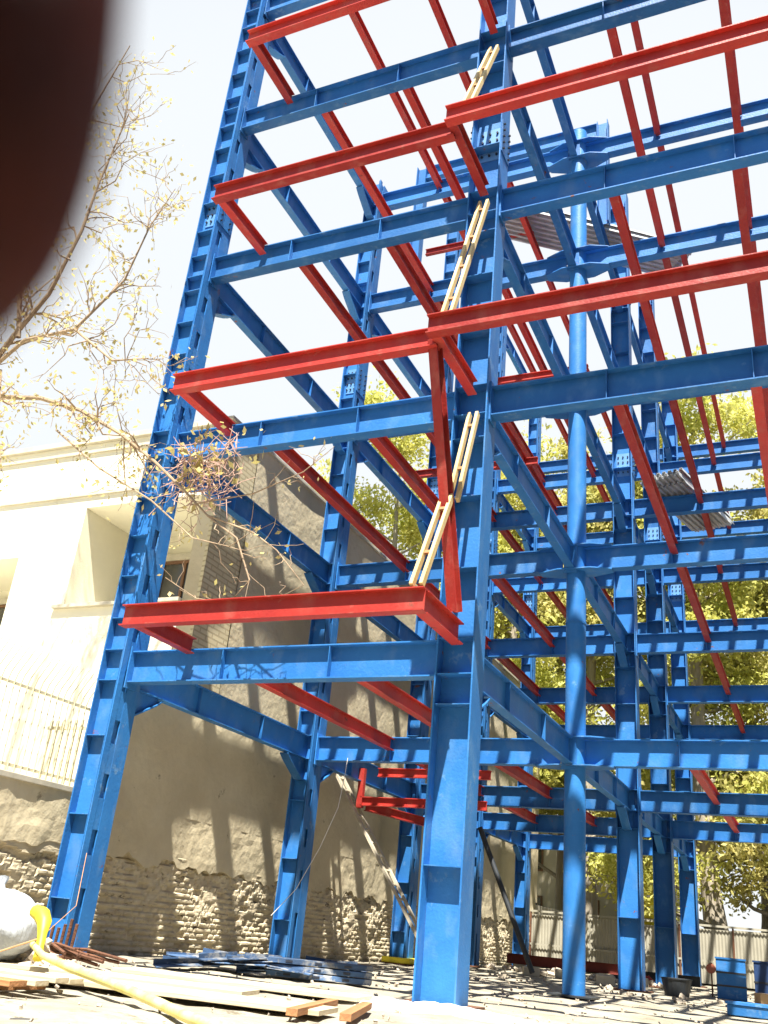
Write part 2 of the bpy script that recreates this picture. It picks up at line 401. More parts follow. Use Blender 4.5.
# red cantilever frames ---------------------------------------------------------
def frame_beam(a, b, label, h=.30, bb=.16):
    a = Vector(a); b = Vector(b); d = b - a; rz = math.atan2(d.y, d.x); ry = -math.atan2(d.z, math.hypot(d.x, d.y))
    o = link('edge_beam', ibeam_mesh('edge_beam', d.length, h, bb, RED, .016, .011), None, a, (0, ry, rz))
    tag(o, label, 'beam', 'red cantilevered edge beams'); return o
for k in range(1, 6):
    z = ZS[k] + (.16 if k == 1 else .02)
    yl = -1.66
    frame_beam((-4.42, yl, z), (0.02 + (.10 if k == 1 else 0), yl, z), 'red edge beam cantilevered in front of the left bay, %s' % LEVN[k])
    frame_beam((-4.34, yl + .085, z - .003), (-4.34, -.12, z - .003), 'short red bracket joist at left end of left edge beam, %s' % LEVN[k], h=.24, bb=.14)
    if k == 1:
        frame_beam((.05, yl + .085, z - .003), (.05, -.28, z - .003), 'red bracket joist from edge beam corner back to the broad column, first floor level', h=.29, bb=.16)
    else:
        yr = -1.95
        frame_beam((-.02, yr, z), (XE, yr, z), 'red edge beam cantilevered in front of the right bay, %s' % LEVN[k])
        frame_beam((.05, yr + .085, z - .003), (.05, -.28, z - .003), 'red bracket joist meeting the broad column, %s' % LEVN[k], h=.24, bb=.14)
# inclined red struts of the stair by the broad column
t = frame_beam((-.03, -1.55, 8.25), (.16, -.62, 4.60), 'steep red strut leaning from second floor edge beam to first floor frame', h=.16, bb=.14)
# stair landing beams
for (xa, xb, y, z, lb) in ((-5.3, -2.5, 9.2, 4.25, 'upper red landing beam low beside the rubble wall'), (-5.6, -2.5, 9.0, 3.55, 'lower red landing beam low beside the rubble wall'),
                       (-5.2, -1.6, 9.2, 12.2, 'red stair landing beam between third and fourth column lines, third floor level'), (-5.3, -1.9, 9.2, 19.9, 'red stair landing beam, fifth floor level'), (-3.0, -.3, 9.2, 14.8, 'red stair landing beam above third floor level')):
    frame_beam((xa, y, z), (xb, y, z), lb, h=.20, bb=.12)
mb = MB(); mb.bar((-5.62, 9.0, 3.3), (-5.62, 9.0, 4.2), .14, .12, (0, 1, 0)); o = mb.build('hanger_post', RED); tag(o, 'short red upright holding the low landing beams', 'post')
frame_beam((-5.5, 9.1, 3.45), (-3.9, 11.9, 3.25), 'slanting red beam under the low stair landing', h=.2, bb=.12)

# ladders -------------------------------------------------------------------------
def ladder(name, a, b, w, n, m, label, rw=.05, rh=.09, rung=.03, mr=None):
    a = Vector(a); b = Vector(b); t = empty(name, a); d = b - a; side = Vector((w / 2, 0, 0)) if abs(d.normalized().x) < .5 else Vector((0, w / 2, 0))
    for s_ in (-1, 1):
        q = MB(); q.bar(side * s_, d + side * s_, rh, rw, up=(d.normalized().cross(side)).normalized()); q.build('rail', m, t)
    for i in range(n):
        c = d * ((i + .7) / n)
        q = MB(); q.bar(c - side * .98, c + side * .98, rung, rung * 1.4, up=d.normalized()); q.build('rung', mr or m, t)
    tag(t, label, 'ladder'); return t
ladder('wooden_ladder', (.12, -1.74, 8.40), (.10, -.40, 11.75), .13, 4, WOOD, 'yellow wooden ladder resting on the second floor red edge beam', rw=.085, rh=.045, rung=.035, mr=BROWNW)
ladder('wooden_ladder', (.02, -1.72, 4.58), (.06, -1.02, 6.10), .13, 2, WOOD, 'pale wooden ladder standing on the first floor red edge beam', rw=.085, rh=.045, rung=.035, mr=BROWNW)
ladder('wooden_ladder', (.13, -.98, 6.05), (.12, -.36, 7.75), .12, 2, WOOD, 'pale wooden ladder section just under the second floor girder', rw=.085, rh=.045, rung=.035, mr=BROWNW)
ladder('wooden_ladder', (.12, -1.70, 12.30), (.10, -.36, 15.4), .13, 4, WOOD, 'yellow wooden ladder below the fourth floor girder, highest of the four', rw=.085, rh=.045, rung=.035, mr=BROWNW)
ladder('leaning_ladder', (-3.3, 8.7, .05), (-6.25, 9.0, 4.05), .34, 14, WHITEP, 'whitewashed ladder leaning on the rubble wall behind the broad column', rw=.05, rh=.11)
q = MB(); q.tube([(-2.75, 14, .1), (-4.35, 14.1, 3.55)], .07, 10); o = q.build('brace_pole', DARK, smooth=True); tag(o, 'dark diagonal prop pole behind the broad blue column', 'pole')
q = MB(); q.bar((-1.35, .15, 4.4), (-1.35, .15, 4.41), .01, .01)

# corrugated deck bundles -------------------------------------------------------
def deck(loc, rz, L, W, n, label, tilt=0):
    t = empty('deck_sheets', loc, (tilt, 0, rz))
    for i in range(n):
        prof = []; N_ = 7; p = W / N_
        for a in range(N_):
            x = -W/2 + a * p
            prof += [(x, 0), (x + p * .3, 0), (x + p * .42, .075), (x + p * .88, .075)]
        prof.append((W/2, 0))
        q = MB(); top = [(x, z + .012) for x, z in prof]
        q.prism(prof + top[::-1], -L/2 + random.uniform(-.25, .25), L/2 + random.uniform(-.25, .25), 'y')
        # triangulated concave caps read fine
        q.build('sheet', GALV, t, (random.uniform(-.05, .05), 0, .03 + i * .05), (0, 0, R(random.uniform(-1.5, 1.5))))
    tag(t, label, 'metal sheets', 'bundles of corrugated sheets'); return t
deck((-.3, 10.2, ZS[5] + .01), R(-52), 5.4, 1.3, 5, 'bundle of corrugated steel sheets high up behind the pipe column')
deck((1.65, 13.3, ZS[3] + .01), R(-16), 3.6, 1.1, 6, 'bundle of corrugated steel sheets on the third floor, lower of two')

# ------------------------------------------------------------------ setting: ground
def heightgrid(name, x0, x1, y0, y1, step, fn, m):
    nx = int((x1 - x0) / step) + 1; ny = int((y1 - y0) / step) + 1
    vs = [(x0 + i * (x1 - x0) / (nx - 1), y0 + j * (y1 - y0) / (ny - 1)) for j in range(ny) for i in range(nx)]
    q = MB(); q.v = [(x, y, fn(x, y)) for x, y in vs]
    q.f = [(j*nx+i, j*nx+i+1, (j+1)*nx+i+1, (j+1)*nx+i) for j in range(ny-1) for i in range(nx-1)]
    me = q.mesh(name, m, True, fix=False); return link(name, me)
q = MB(); S = 700
q.add([(-S, -S, -.03), (S, -S, -.03), (S, S, -.03), (-S, S, -.03)], [(0, 1, 2, 3)]); o = q.build('ground', mat('old_asphalt', (.07, .067, .06), rough=.95, var=.3, vscale=.3)); tag(o, kind='structure')
from mathutils import noise as mn
def gh(x, y):
    e = min(1, (x + 6.55) / .5, (12 - x) / 2, (y + 13) / 2, (26.9 - y) / .5); e = max(0, e)
    lump = .05 * max(0, mn.noise(Vector((x * .9, y * .9, 3)))) + .025 * mn.noise(Vector((x * 3, y * 3, 9)))
    # keep the column feet in plain sight
    return -.02 + e * (lump - .0)
o = heightgrid('site_ground', -6.55, 12, -13, 26.9, .2, gh, GROUND); tag(o, kind='structure')
q = MB(); q.box(-60, -6.95, -30, 60, -.02, 2.28); o = q.build('neighbour_yard', STONEC); tag(o, kind='structure')
q = MB(); q.box(-6.9, 60, 27.7, 75, -.02, .62); o = q.build('street', mat('asphalt', (.10, .095, .085), rough=.9, var=.3, vscale=1)); tag(o, kind='structure')

# retaining wall with rubble foot -----------------------------------------------
W = -6.6
def _h(a, b): return (math.sin(a * 127.1 + b * 311.7) * 43758.5453) % 1
def rubble_disp(y, z):
    zz = z + .02 * mn.noise(Vector((y * .7, 0, 1))); row = math.floor(zz / .092); fz = (zz / .092) % 1
    yy = y + row * .11 + .03 * mn.noise(Vector((y * 2, row, 4))); col = math.floor(yy / .21); fy = (yy / .21) % 1
    h = _h(row, col); d = .085 + .022 * h
    if h < .10: d = .04                                   # a brick fallen out
    if fz < .2 or fy < .12: d = min(d, .070)                 # raked joints
    return d + .05 * mn.noise(Vector((y * .7, z * 1.2, 5))) + .022 * mn.noise(Vector((y * 5, z * 8, 1)))
def wall_face(name, y0, y1, z0, z1, seam, m_, parent, dy=.035, dz=.0305):
    ny = int((y1 - y0) / dy) + 1; nz = int((z1 - z0) / dz) + 1; q = MB()
    for j in range(nz):
        z = z0 + (z1 - z0) * j / (nz - 1)
        for i in range(ny):
            y = y0 + (y1 - y0) * i / (ny - 1); sm = seam(y)
            if z < sm: dx = rubble_disp(y, z) - .06
            else: dx = .06 + .02 * mn.noise(Vector((y * 2, z * 2, 0))) * 1.0
            if abs(z - sm) < .05: dx -= .06
            if j in (0, nz - 1) or i in (0, ny - 1): dx = 0.0 if z < sm else .05
            q.v.append((W + dx, y, z))
    q.f = [(j*ny+i, j*ny+i+1, (j+1)*ny+i+1, (j+1)*ny+i) for j in range(nz-1) for i in range(ny-1)]
    return link(name, q.mesh(name, m_, False, fix=False), parent)
seam = lambda y: 1.42 + .16 * mn.noise(Vector((y * .35, 0, 8))) + .10 * mn.noise(Vector((y * 2.1, 4, 8))) + (.1 if y > 1.5 else -.15)
t = empty('retaining_wall', (0, 0, 0))
q = MB(); q.box(-6.95, W - .1, -14, 28.2, 0, 2.27); q.build('wall_core', PLASTER, t)
wall_face('rubble_face', -6.5, 28, -.05, 1.62, seam, RUBBLE, t)
def upper_face(name, y0, y1, z0, z1, m_, parent, amp=.03, step=.12, topjag=0):
    ny = int((y1-y0)/step)+1; nz = int((z1-z0)/step)+1; q = MB()
    for j in range(nz):
        for i in range(ny):
            y = y0+(y1-y0)*i/(ny-1); z = z0+(z1-z0)*j/(nz-1)
            if j == 0: z = z0 + topjag * mn.noise(Vector((y*1.7, 0, 3))) + topjag*.5*mn.noise(Vector((y*6, 0, 3)))
            q.v.append((W + .07 + amp*mn.noise(Vector((y*.9, z*.9, 6))) + amp*.5*mn.noise(Vector((y*4, z*4, 6))), y, z))
    q.f = [(j*ny+i, j*ny+i+1, (j+1)*ny+i+1, (j+1)*ny+i) for j in range(nz-1) for i in range(ny-1)]
    # lip under the plaster edge
    o_ = len(q.v)
    for i in range(ny): v = q.v[i]; q.v.append((W - .1, v[1], v[2]))
    q.f += [(i, o_+i, o_+i+1, i+1) for i in range(ny-1)]
    return link(name, q.mesh(name, m_, False, fix=False), parent)
upper_face('plaster_band', -14, 28, 1.45, 2.30, PLASTER, t, topjag=.22)
q = MB(); q.box(-6.98, W + .10, -14, 1.38, 2.27, 2.36); q.build('coping', STONEC, t, bevel=.01)
tag(t, 'low retaining wall with crumbling brick rubble foot and rough plaster band', 'wall')

# tall party wall ----------------------------------------------------------------
PT = 10.4
t = empty('party_wall', (0, 0, 0))
q = MB(); q.box(-6.95, W - .02, 2.75, 28.2, 2.29, PT); q.box(-6.95, W - .02, 1.40, 2.75, 2.29, 4.35); q.build('wall_core', PLASTER, t)
upper_face('plaster_face', 3.95, 28.2, 2.30, PT, PLASTER, t, amp=.02, step=.3)
upper_face('low_plaster_face', 1.40, 3.95, 2.30, 4.35, PLASTER, t, amp=.02, step=.2)
q = MB(); q.box(W - .02, W + .055, 2.75, 3.95, 4.35, PT - .02); q.build('brick_edge', QUOIN, t)
q = MB(); q.box(-7.0, W + .14, 2.7, 28.3, PT, PT + .08); q.build('coping', STONEC, t, bevel=.01)
q = MB(); q.box(W - .02, W + .02, 1.33, 1.395, 2.37, 4.35); q.build('rusty_edge', RUST, t)
tag(t, 'tall rough plastered party wall streaked with shadows, brick left edge', 'wall')

# neighbour building -----------------------------------------------------------------
FY = 2.75
t = empty('neighbour_house', (-12, FY, 2.28))
def hb(q, x0, x1, y0, y1, z0, z1): q.box(x0 + 12, x1 + 12, y0 - FY, y1 - FY, z0 - 2.28, z1 - 2.28)
q = MB()
X0, X1 = -26.0, -6.97; D1 = 12.0
a0, a1 = -10.02, -6.97      # right loggia
b0, b1 = -15.6, -11.66      # left loggia
hb(q, a0, a1, FY, FY + 1.85, 2.28, 6.30)
hb(q, b1, a0, FY, FY + 1.85, 2.28, 8.66)
hb(q, b0, b1, FY, FY + 1.85, 2.28, 5.60)
hb(q, X0, b0, FY, FY + 1.85, 2.28, 8.66)
hb(q, X0, a1, FY, FY + 1.85, 8.664, 10.3)
hb(q, b0, b1, FY, FY + 1.85, 7.60, 8.66)
hb(q, X0, X1, FY + 1.854, D1, 2.28, 10.3)
q.build('wall', CREAM, t)
for (x0, x1, z) in ((-10.25, a1, 6.30), (-15.7, -11.55, 5.60)):
    q = MB(); hb(q, x0, x1, FY - .10, FY + .14, z + .002, z + .075); q.build('ledge', STONEC, t)
for (z0) in (8.95, 10.05):
    q = MB(); hb(q, X0, a1, FY - .06, FY - .002, z0, z0 + .07); q.build('string_course', STONEC, t)
q = MB(); hb(q, X0 - .1, X1, FY - .1, D1, 10.304, 10.42); q.build('roof', STONEC, t)
def window(x0, x1, z0, z1, y, nv=3):
    q = MB(); f = .07
    hb(q, x0, x1, y - .08, y - .01, z1 - f, z1); hb(q, x0, x1, y - .08, y - .01, z0, z0 + f)
    for i in range(nv + 1):
        x = x0 + (x1 - x0 - f) * i / nv; hb(q, x, x + f, y - .08, y - .01, z0 + f, z1 - f)
    fo = q.build('window', WFRAME, t)
    q = MB(); hb(q, x0 + .02, x1 - .02, y - .045, y - .035, z0 + .02, z1 - .02); q.build('pane', DGLASS, fo)
    fo2 = MB(); hb(fo2, x0 - .03, x1 + .03, y - .12, y - .012, z1 + .004, z1 + .16); fo2.build('lintel', STONEC, t)
window(-9.7, -7.2, 6.4, 8.0, FY + 1.85, 4)
window(-15.0, -12.2, 5.7, 7.2, FY + 1.85, 4)
q = MB(); q.tube([(0, 0, .06), (0, 0, .0), (0, 0, -.06), (0, 0, -.09)], [.17, .17, .13, .05], 20); q.build('ceiling_lamp', LAMPG, t, (-9.05 + 12, .95, 8.66 - 2.28 - .062), smooth=True)
tag(t, 'cream rendered neighbouring house with a recessed balcony and brown window', 'house')

# fence on the low wall -----------------------------------------------------------
t = empty('iron_fence', (-6.72, 0, 2.36))
def fence_run(pts0, pts1, n):
    pass
bars = []
yy = -5.2
q0 = MB(); q0.box(-.02, .02, -5.3, 1.25, .10, .14); q0.build('rail', FENCEM, t)
q0 = MB(); q0.box(-.02, .02, -5.3, 1.25, 1.26, 1.30); q0.build('rail', FENCEM, t)
q = MB(); q.tube([(.03, 0, -.02), (.03, 0, 1.30), (.06, 0.0, 1.42), (.30, .0, 1.80)], [.010, .010, .009, .005], 6)
bm_ = q.mesh('picket', FENCEM)
while yy < 1.2:
    link('picket', bm_, t, (0, yy, 0)); yy += .135
tag(t, 'cream iron picket fence with bent spike tops on the low wall', 'fence')
# side gate-like screen: closely set bars turning back to the house
t = empty('slat_screen', (-7.05, 1.33, 2.3))
for i in range(9):
    q = MB(); q.bar((-i * .16, i * .02, 0), (-i * .16, i * .02, 1.35), .05, .03, (0, 1, 0)); q.build('slat', FENCEM, t)
q = MB(); q.box(-1.4, .05, .03, .06, .1, .16); q.box(-1.4, .05, .2, .23, 1.2, 1.26); q.build('rail', FENCEM, t)
tag(t, 'cream slatted screen closing the yard behind the corner column', 'fence')

# hoarding at the back -----------------------------------------------------------
t = empty('site_hoarding', (0, 27.3, 0))
x = -6.5; i = 0
while x < 12:
    q = MB(); n_ = 16; Wd = 1.85; pr = []
    for a in range(n_ * 2 + 1): pr.append((x + Wd * a / (n_ * 2), (.03 if a % 2 else 0)))
    q.prism(pr + [(a, b + .006) for a, b in pr[::-1]], .05, 1.85 + .04 * math.sin(i * 2.1), 'z'); q.build('sheet', HOARD, t)
    q = MB(); q.box(x - .03, x + .03, -.07, -.01, 0, 1.95); q.build('post', RUST, t)
    x += 1.87; i += 1
for z in (.75, 1.93):
    q = MB(); q.box(-6.5, 12, -.09, -.075, z, z + .07); q.build('rail', HOARD, t)
tag(t, 'corrugated metal site hoarding closing off the back of the plot', 'hoarding')
t = empty('yellow_barrier', (-2.3, 27.9, .62))
for i in range(6):
    q = MB(); q.box(-.8, .8, -.03, .03, .6 + i * .42, .6 + i * .42 + .33); q.build('slat', YEL, t)
for s_ in (-.7, .7):
    q = MB(); q.box(s_ - .04, s_ + .04, .032, .09, 0, 3.1); q.build('post', BROWNW, t)
tag(t, 'bright yellow slatted board standing beyond the hoarding', 'board')

# pale building across the street
t = empty('street_or_added_building', (0, 44, .6))
q = MB(); q.box(-30, -3.2, 0, 9, 0, 6.6); q.build('wall', PALEB, t)
q = MB(); q.box(-30.2, -3.0, -.25, 9.2, 6.603, 6.95); q.build('roof', STONEC, t)
for i in range(8):
    x = -28 + i * 3.2
    for z in (1.2, 4.0):
        q = MB(); q.box(x, x + 1.5, -.06, -.004, z, z + 1.5); f = q.build('window', WFRAME, t)
        q = MB(); q.box(x + .09, x + 1.41, -.075, -.062, z + .09, z + 1.41); q.build('pane', DGLASS, f)
tag(t, 'pale low building across the street seen between the tree trunks', 'building')
t = empty('street_or_added_building', (6, 52, .6))
q = MB(); q.box(-4, 22, 0, 9, 0, 11.6); q.build('wall', PALEB, t)
q = MB(); q.box(-4.2, 22.2, -.25, 9.2, 11.603, 11.9); q.build('roof', STONEC, t)
for i in range(6):
    x = -2.5 + i * 3.6
    for z in (1.6, 5.0, 8.4):
        q = MB(); q.box(x, x + 1.7, -.06, -.004, z, z + 2); f = q.build('window', WFRAME, t)
        q = MB(); q.box(x + .09, x + 1.61, -.075, -.062, z + .09, z + 1.91); q.build('pane', DGLASS, f)
tag(t, 'cream low building across the street at the far right', 'building')

# unseen blocks added behind and beside the photographer to cut ambient light
def added_shade_block(x0, x1, y0, y1, h, face, lb):
    t = empty('street_or_added_building', ((x0 + x1) / 2, (y0 + y1) / 2, 0)); w_ = (x1 - x0) / 2; d_ = (y1 - y0) / 2; m_ = mat('added_block_grey_brown', (.13, .115, .095), rough=.9, var=.15, vscale=.5)
    q = MB(); q.box(-w_, w_, -d_, d_, -.02, h); q.build('wall', m_, t)
    q = MB(); q.box(-w_ - .2, w_ + .2, -d_ - .2, d_ + .2, h + .003, h + .3); q.build('roof', m_, t)
    for fl in range(int(h / 3.2)):
        for i in range(5):
            q = MB(); z = 1.1 + fl * 3.2
            if face == 'y':
                a = -w_ + 2 * w_ * (i + .5) / 5; q.box(a - .7, a + .7, d_ + .004, d_ + .05, z, z + 1.4)
            else:
                a = -d_ + 2 * d_ * (i + .5) / 5; q.box(-w_ - .05, -w_ - .004, a - .7, a + .7, z, z + 1.4)
            q.build('window', DGLASS, t)
    tag(t, lb, 'building')
added_shade_block(-22, 26, -38, -27, 13, 'y', 'unseen grey brown block added behind the photographer to darken the shaded steel')
added_shade_block(15, 25, -22, 30, 13, 'x', 'unseen grey brown block added right of the plot to darken the shaded steel')

# ------------------------------------------------------------------ trees
def leaf_mesh(centers, n_each, spread, size, m, seed):
    r_ = np.random.default_rng(seed)
    C_ = np.repeat(centers[:, :3], n_each, axis=0); sp = np.repeat(centers[:, 3:4], n_each, axis=0)
    d = r_.normal(size=C_.shape); d /= np.linalg.norm(d, axis=1, keepdims=True); d *= (r_.random((len(d), 1)) ** .55)
    P = C_ + d * sp * spread
    n = len(P); a = r_.normal(size=(n, 3)); a /= np.linalg.norm(a, axis=1, keepdims=True)
    b = np.cross(a, r_.normal(size=(n, 3))); b /= np.linalg.norm(b, axis=1, keepdims=True)
    s = size * (0.6 + .8 * r_.random((n, 1)))
    V = np.stack([P - a * s, P + b * s * .5, P + a * s, P - b * s * .5], 1).reshape(-1, 3)
    me = bpy.data.meshes.new('leaves'); me.vertices.add(n * 4); me.vertices.foreach_set('co', V.ravel().astype(np.float32))
    me.loops.add(n * 4); me.loops.foreach_set('vertex_index', np.arange(n * 4)); me.polygons.add(n)
    me.polygons.foreach_set('loop_start', np.arange(n) * 4); me.polygons.foreach_set('loop_total', np.full(n, 4))
    me.materials.append(m); me.update(); me.validate(); return me
def tree(x, y, zb, h, cr, lean, m, label, seed, zc0=.30, dens=26, clumps=150, size=.20, trunk_r=.28):
    r_ = random.Random(seed); t = empty('street_tree', (x, y, zb))
    q = MB(); pts = []; n = 10
    for i in range(n + 1):
        f = i / n; pts.append((lean * f * h * .12 + .25 * math.sin(f * 5 + seed), .2 * math.sin(f * 4 + seed * 2), f * h * .9))
    pts[0] = (0, 0, 0)
    q.tube(pts, [trunk_r * (1.25 if i == 0 else 1) * (1 - .86 * i / n) + .02 for i in range(n + 1)], 10)
    ends = []
    for i in range(30):
        f = r_.uniform(zc0 - .04, .98); b = Vector(pts[int(f * n)]).lerp(Vector(pts[min(n, int(f * n) + 1)]), f * n % 1)
        an = r_.uniform(0, 6.28); ln = cr * r_.uniform(.5, 1.0) * (1.05 - .38 * f)
        e = b + Vector((math.cos(an) * ln, math.sin(an) * ln, ln * r_.uniform(.35, 1.0)))
        mid = b.lerp(e, .5) + Vector((0, 0, -.1 * ln)); r0 = trunk_r * .38 * (1 - f * .6)
        q.tube([b, mid, e], [r0, r0 * .6, .02], 6, False); ends.append((mid, e))
        for _ in range(2):
            s0 = mid.lerp(e, r_.random()); e2 = s0 + Vector((r_.uniform(-1, 1), r_.uniform(-1, 1), r_.uniform(0, .9))) * ln * .45
            q.tube([s0, e2], [r0 * .35, .012], 5, False); ends.append((s0, e2))
    q.build('trunk', BARK, t, smooth=True)
    cs = []
    for i in range(clumps):
        a, b = r_.choice(ends); c = a.lerp(b, r_.uniform(.35, 1.12)); s_ = r_.uniform(.45, 1.15)
        cs.append((c.x + r_.gauss(0, .6), c.y + r_.gauss(0, .6), c.z + r_.gauss(0, .5), s_))
    me = leaf_mesh(np.array(cs), dens, 1.0, size, m, seed)
    link('crown', me, t); tag(t, label, 'tree', 'street trees behind the hoarding'); return t
TR = [(-24, 33, 24, 5.2, 'leafy tree farthest left, rising above the party wall'), (-15.2, 29.5, 27.5, 6.0, 'tall green tree rising above the party wall, left of the third column'),
      (-11.6, 32.5, 25.5, 4.6, 'bushy green tree rising above the party wall near its far end'), (-9.0, 30.5, 24, 4.4, 'yellow green tree just beyond the end of the party wall'),
      (-5.2, 31.5, 26, 4.2, 'slim yellow green tree behind the round pipe column'), (.25, 30.2, 25.5, 4.6, 'pale trunked tree beyond the hoarding, right of the last column'),
      (3.6, 31.5, 24, 4.6, 'yellow green tree at the right edge of the picture'), (-7.2, 36, 22, 4.6, 'second row tree behind the hoarding, left of the round column'),
      (1.6, 37, 22.5, 4.8, 'second row tree behind the hoarding at the right')]
for i, (x, y, h, cr, lb) in enumerate(TR):
    tree(x, y, .62, h, cr, random.uniform(-.5, .5), LEAFG if i % 2 else LEAFG2, lb, 11 + i, zc0=.09 if i in (5, 6) else .18, dens=42, clumps=1050, size=.125, trunk_r=.34 if i != 5 else .42)

# near leafless tree over the wall ------------------------------------------------
def near_tree():
    r_ = random.Random(5); t = empty('bare_tree', (-10.6, -1.4, 2.28)); o0 = Vector((-10.6, -1.4, 2.28))
    q = MB()
    trunk = [(-10.6, -1.4, 2.2), (-10.4, -1.4, 4.5), (-10.1, -1.3, 6.6), (-9.9, -1.2, 8.3), (-9.6, -1.1, 9.6)]
    q.tube([Vector(p) - o0 for p in trunk], [.20, .16, .14, .12, .09], 10)
    tips = []
    def wob(a, b, n, amp):
        a = Vector(a); b = Vector(b); out = [a]
        for i in range(1, n): out.append(a.lerp(b, i / n) + Vector((r_.gauss(0, amp), r_.gauss(0, amp), r_.gauss(0, amp))))
        return out + [b]
    def limb(pts, r0, r1, depth=2, twigs=10, tl=1.0):
        P_ = [Vector(p) for p in pts]; n = len(P_)
        q.tube([p - o0 for p in P_], [r0 + (r1 - r0) * i / (n - 1) for i in range(n)], 7, False)
        if depth <= 0: return
        for k in range(twigs):
            i = r_.randrange(0, n - 1); f = r_.random(); b = P_[i].lerp(P_[i+1], f); d = (P_[i+1] - P_[i]).normalized()
            v = (d * .7 + Vector((r_.gauss(0, .6), r_.gauss(0, .6), r_.gauss(.1, .7)))).normalized() * tl * r_.uniform(.4, 1.1)
            rr = (r0 + (r1 - r0) * i / (n - 1)) * .5
            limb(wob(b, b + v, 4, .05 * tl), max(rr, .006), .003, depth - 1, 4, tl * .5); tips.append(b + v); tips.append(b + v * .6)
    # main limb sweeping right across the corner column
    limb([(-9.8, -1.2, 8.9), (-9.07, -1.0, 9.15), (-8.0, -1.0, 8.95), (-6.97, -1.0, 8.54), (-5.92, -1.0, 7.92), (-5.16, -.9, 7.35), (-4.4, -.85, 6.7), (-3.98, -.8, 6.31)], .055, .015, 2, 22, 1.1)
    limb([(-3.98, -.8, 6.31), (-3.4, -.75, 5.9), (-3.05, -.75, 5.2), (-3.3, -.8, 4.85), (-3.9, -.8, 4.95), (-4.5, -.85, 5.3)], .018, .005, 1, 10, .5)
    limb([(-4.3, -.85, 6.5), (-3.2, -.8, 6.6), (-2.4, -.75, 6.9), (-1.95, -.7, 7.3)], .014, .004, 1, 8, .5)
    limb([(-3.98, -.8, 6.31), (-3.1, -.8, 5.95), (-2.63, -.8, 5.62), (-2.1, -.8, 5.05), (-2.6, -.85, 4.8)], .015, .005, 1, 12, .6)
    limb([(-7.4, -1.0, 8.2), (-6.2, -1.0, 7.3), (-5.0, -.95, 6.6), (-4.1, -.9, 5.9), (-3.4, -.9, 5.7), (-2.9, -.9, 6.0)], .02, .004, 1, 8, .7)
    # rising limbs
    limb([(-9.7, -1.1, 9.4), (-8.9, -1.2, 10.4), (-8.2, -1.3, 11.1), (-7.7, -1.4, 12.4), (-7.6, -1.4, 13.6), (-7.2, -1.5, 15.2)], .06, .012, 2, 24, 1.4)
    limb([(-9.6, -1.1, 9.6), (-8.6, -1.2, 10.2), (-7.4, -1.2, 10.2), (-6.4, -1.1, 9.4), (-5.6, -1.1, 9.3)], .045, .01, 2, 20, 1.2)
    limb([(-8.8, -1.2, 10.3), (-9.0, -1.5, 12.0), (-8.8, -1.6, 13.6), (-8.2, -1.6, 15.4), (-7.6, -1.6, 17.2)], .05, .01, 2, 18, 1.5)
    limb([(-7.4, -1.2, 10.2), (-6.6, -1.1, 11.2), (-6.3, -1.1, 12.4), (-5.9, -1.1, 13.2)], .03, .006, 2, 14, 1.2)
    limb([(-9.0, -1.2, 9.6), (-8.6, -1.2, 8.2), (-8.2, -1.2, 7.4)], .03, .008, 2, 10, .9)
    q.build('trunk', TWIG, t, smooth=True)
    tp = [p - o0 for p in tips if p.x < -4.6 or r_.random() < .35]
    cs = np.array([(p.x, p.y, p.z, r_.uniform(.1, .3)) for p in tp])
    link('crown', leaf_mesh(cs, 2, 1.3, .050, LEAFY, 77), t)
    # nest-like tangle against the corner column
    q2 = MB()
    c0 = Vector((-4.35, -.62, 7.2)) - o0
    for i in range(210):
        a = c0 + Vector((r_.gauss(0, .30), r_.gauss(0, .10), r_.gauss(0, .36))); v = Vector((r_.gauss(0, 1), r_.gauss(0, .4), r_.gauss(0, 1))).normalized() * r_.uniform(.2, .5)
        q2.tube([a, a + v * .5 + Vector((0, 0, r_.uniform(-.06, .06))), a + v], [.008, .007, .004], 4, False)
    q2.build('twig_clump', mat('pinkish_twigs', (.50, .33, .26), rough=.9, var=.3, vscale=4), t, smooth=True)['kind'] = 'stuff'
    cs = np.array([(c0.x + r_.gauss(0, .4), c0.y - .05 + r_.gauss(0, .1), c0.z + r_.gauss(.05, .4), .12) for _ in range(70)])
    link('dry_leaves', leaf_mesh(cs, 2, 1.0, .07, LEAFY, 79), t)
    tag(t, 'nearly bare tree with few yellow leaves reaching over the corner column', 'tree')
near_tree()

# ------------------------------------------------------------------ ground objects
DUSTY = mat('dusty_blue_paint', (.045, .095, .19), rough=.7, var=.35, vscale=3, spots=(.26, .27, .28), spot_amt=.52, spot_scale=3, bump=.2, rnd=.35)
def plate_pile():
    r_ = random.Random(3)
    C0 = Vector((-3.25, 1.45, 0)); d = Vector((.86, .50, 0)).normalized(); an = math.atan2(d.y, d.x)
    for i in range(26):
        L = r_.uniform(.5, 1.15); w = r_.uniform(.12, .30); q = MB(); q.box(-L/2, L/2, -w/2, w/2, -.006, .006)
        q.box(-L/2, L/2, w/2 - .012, w/2, .0065, r_.choice([.03, .05, .07]))
        c = C0 + d * r_.uniform(-1.0, 1.0) + Vector((r_.uniform(-.2, .2), r_.uniform(-.35, .35), .05 + .0065 * i))
        o = q.build('steel_offcut', DUSTY, None, c, (R(r_.uniform(-6, 6)), R(r_.uniform(-6, 6)), an + R(r_.uniform(-35, 35))))
        tag(o, 'blue steel offcut in the flat pile at the foot of the second wall-side column', 'steel plate', 'blue offcuts piled on the ground')
plate_pile()
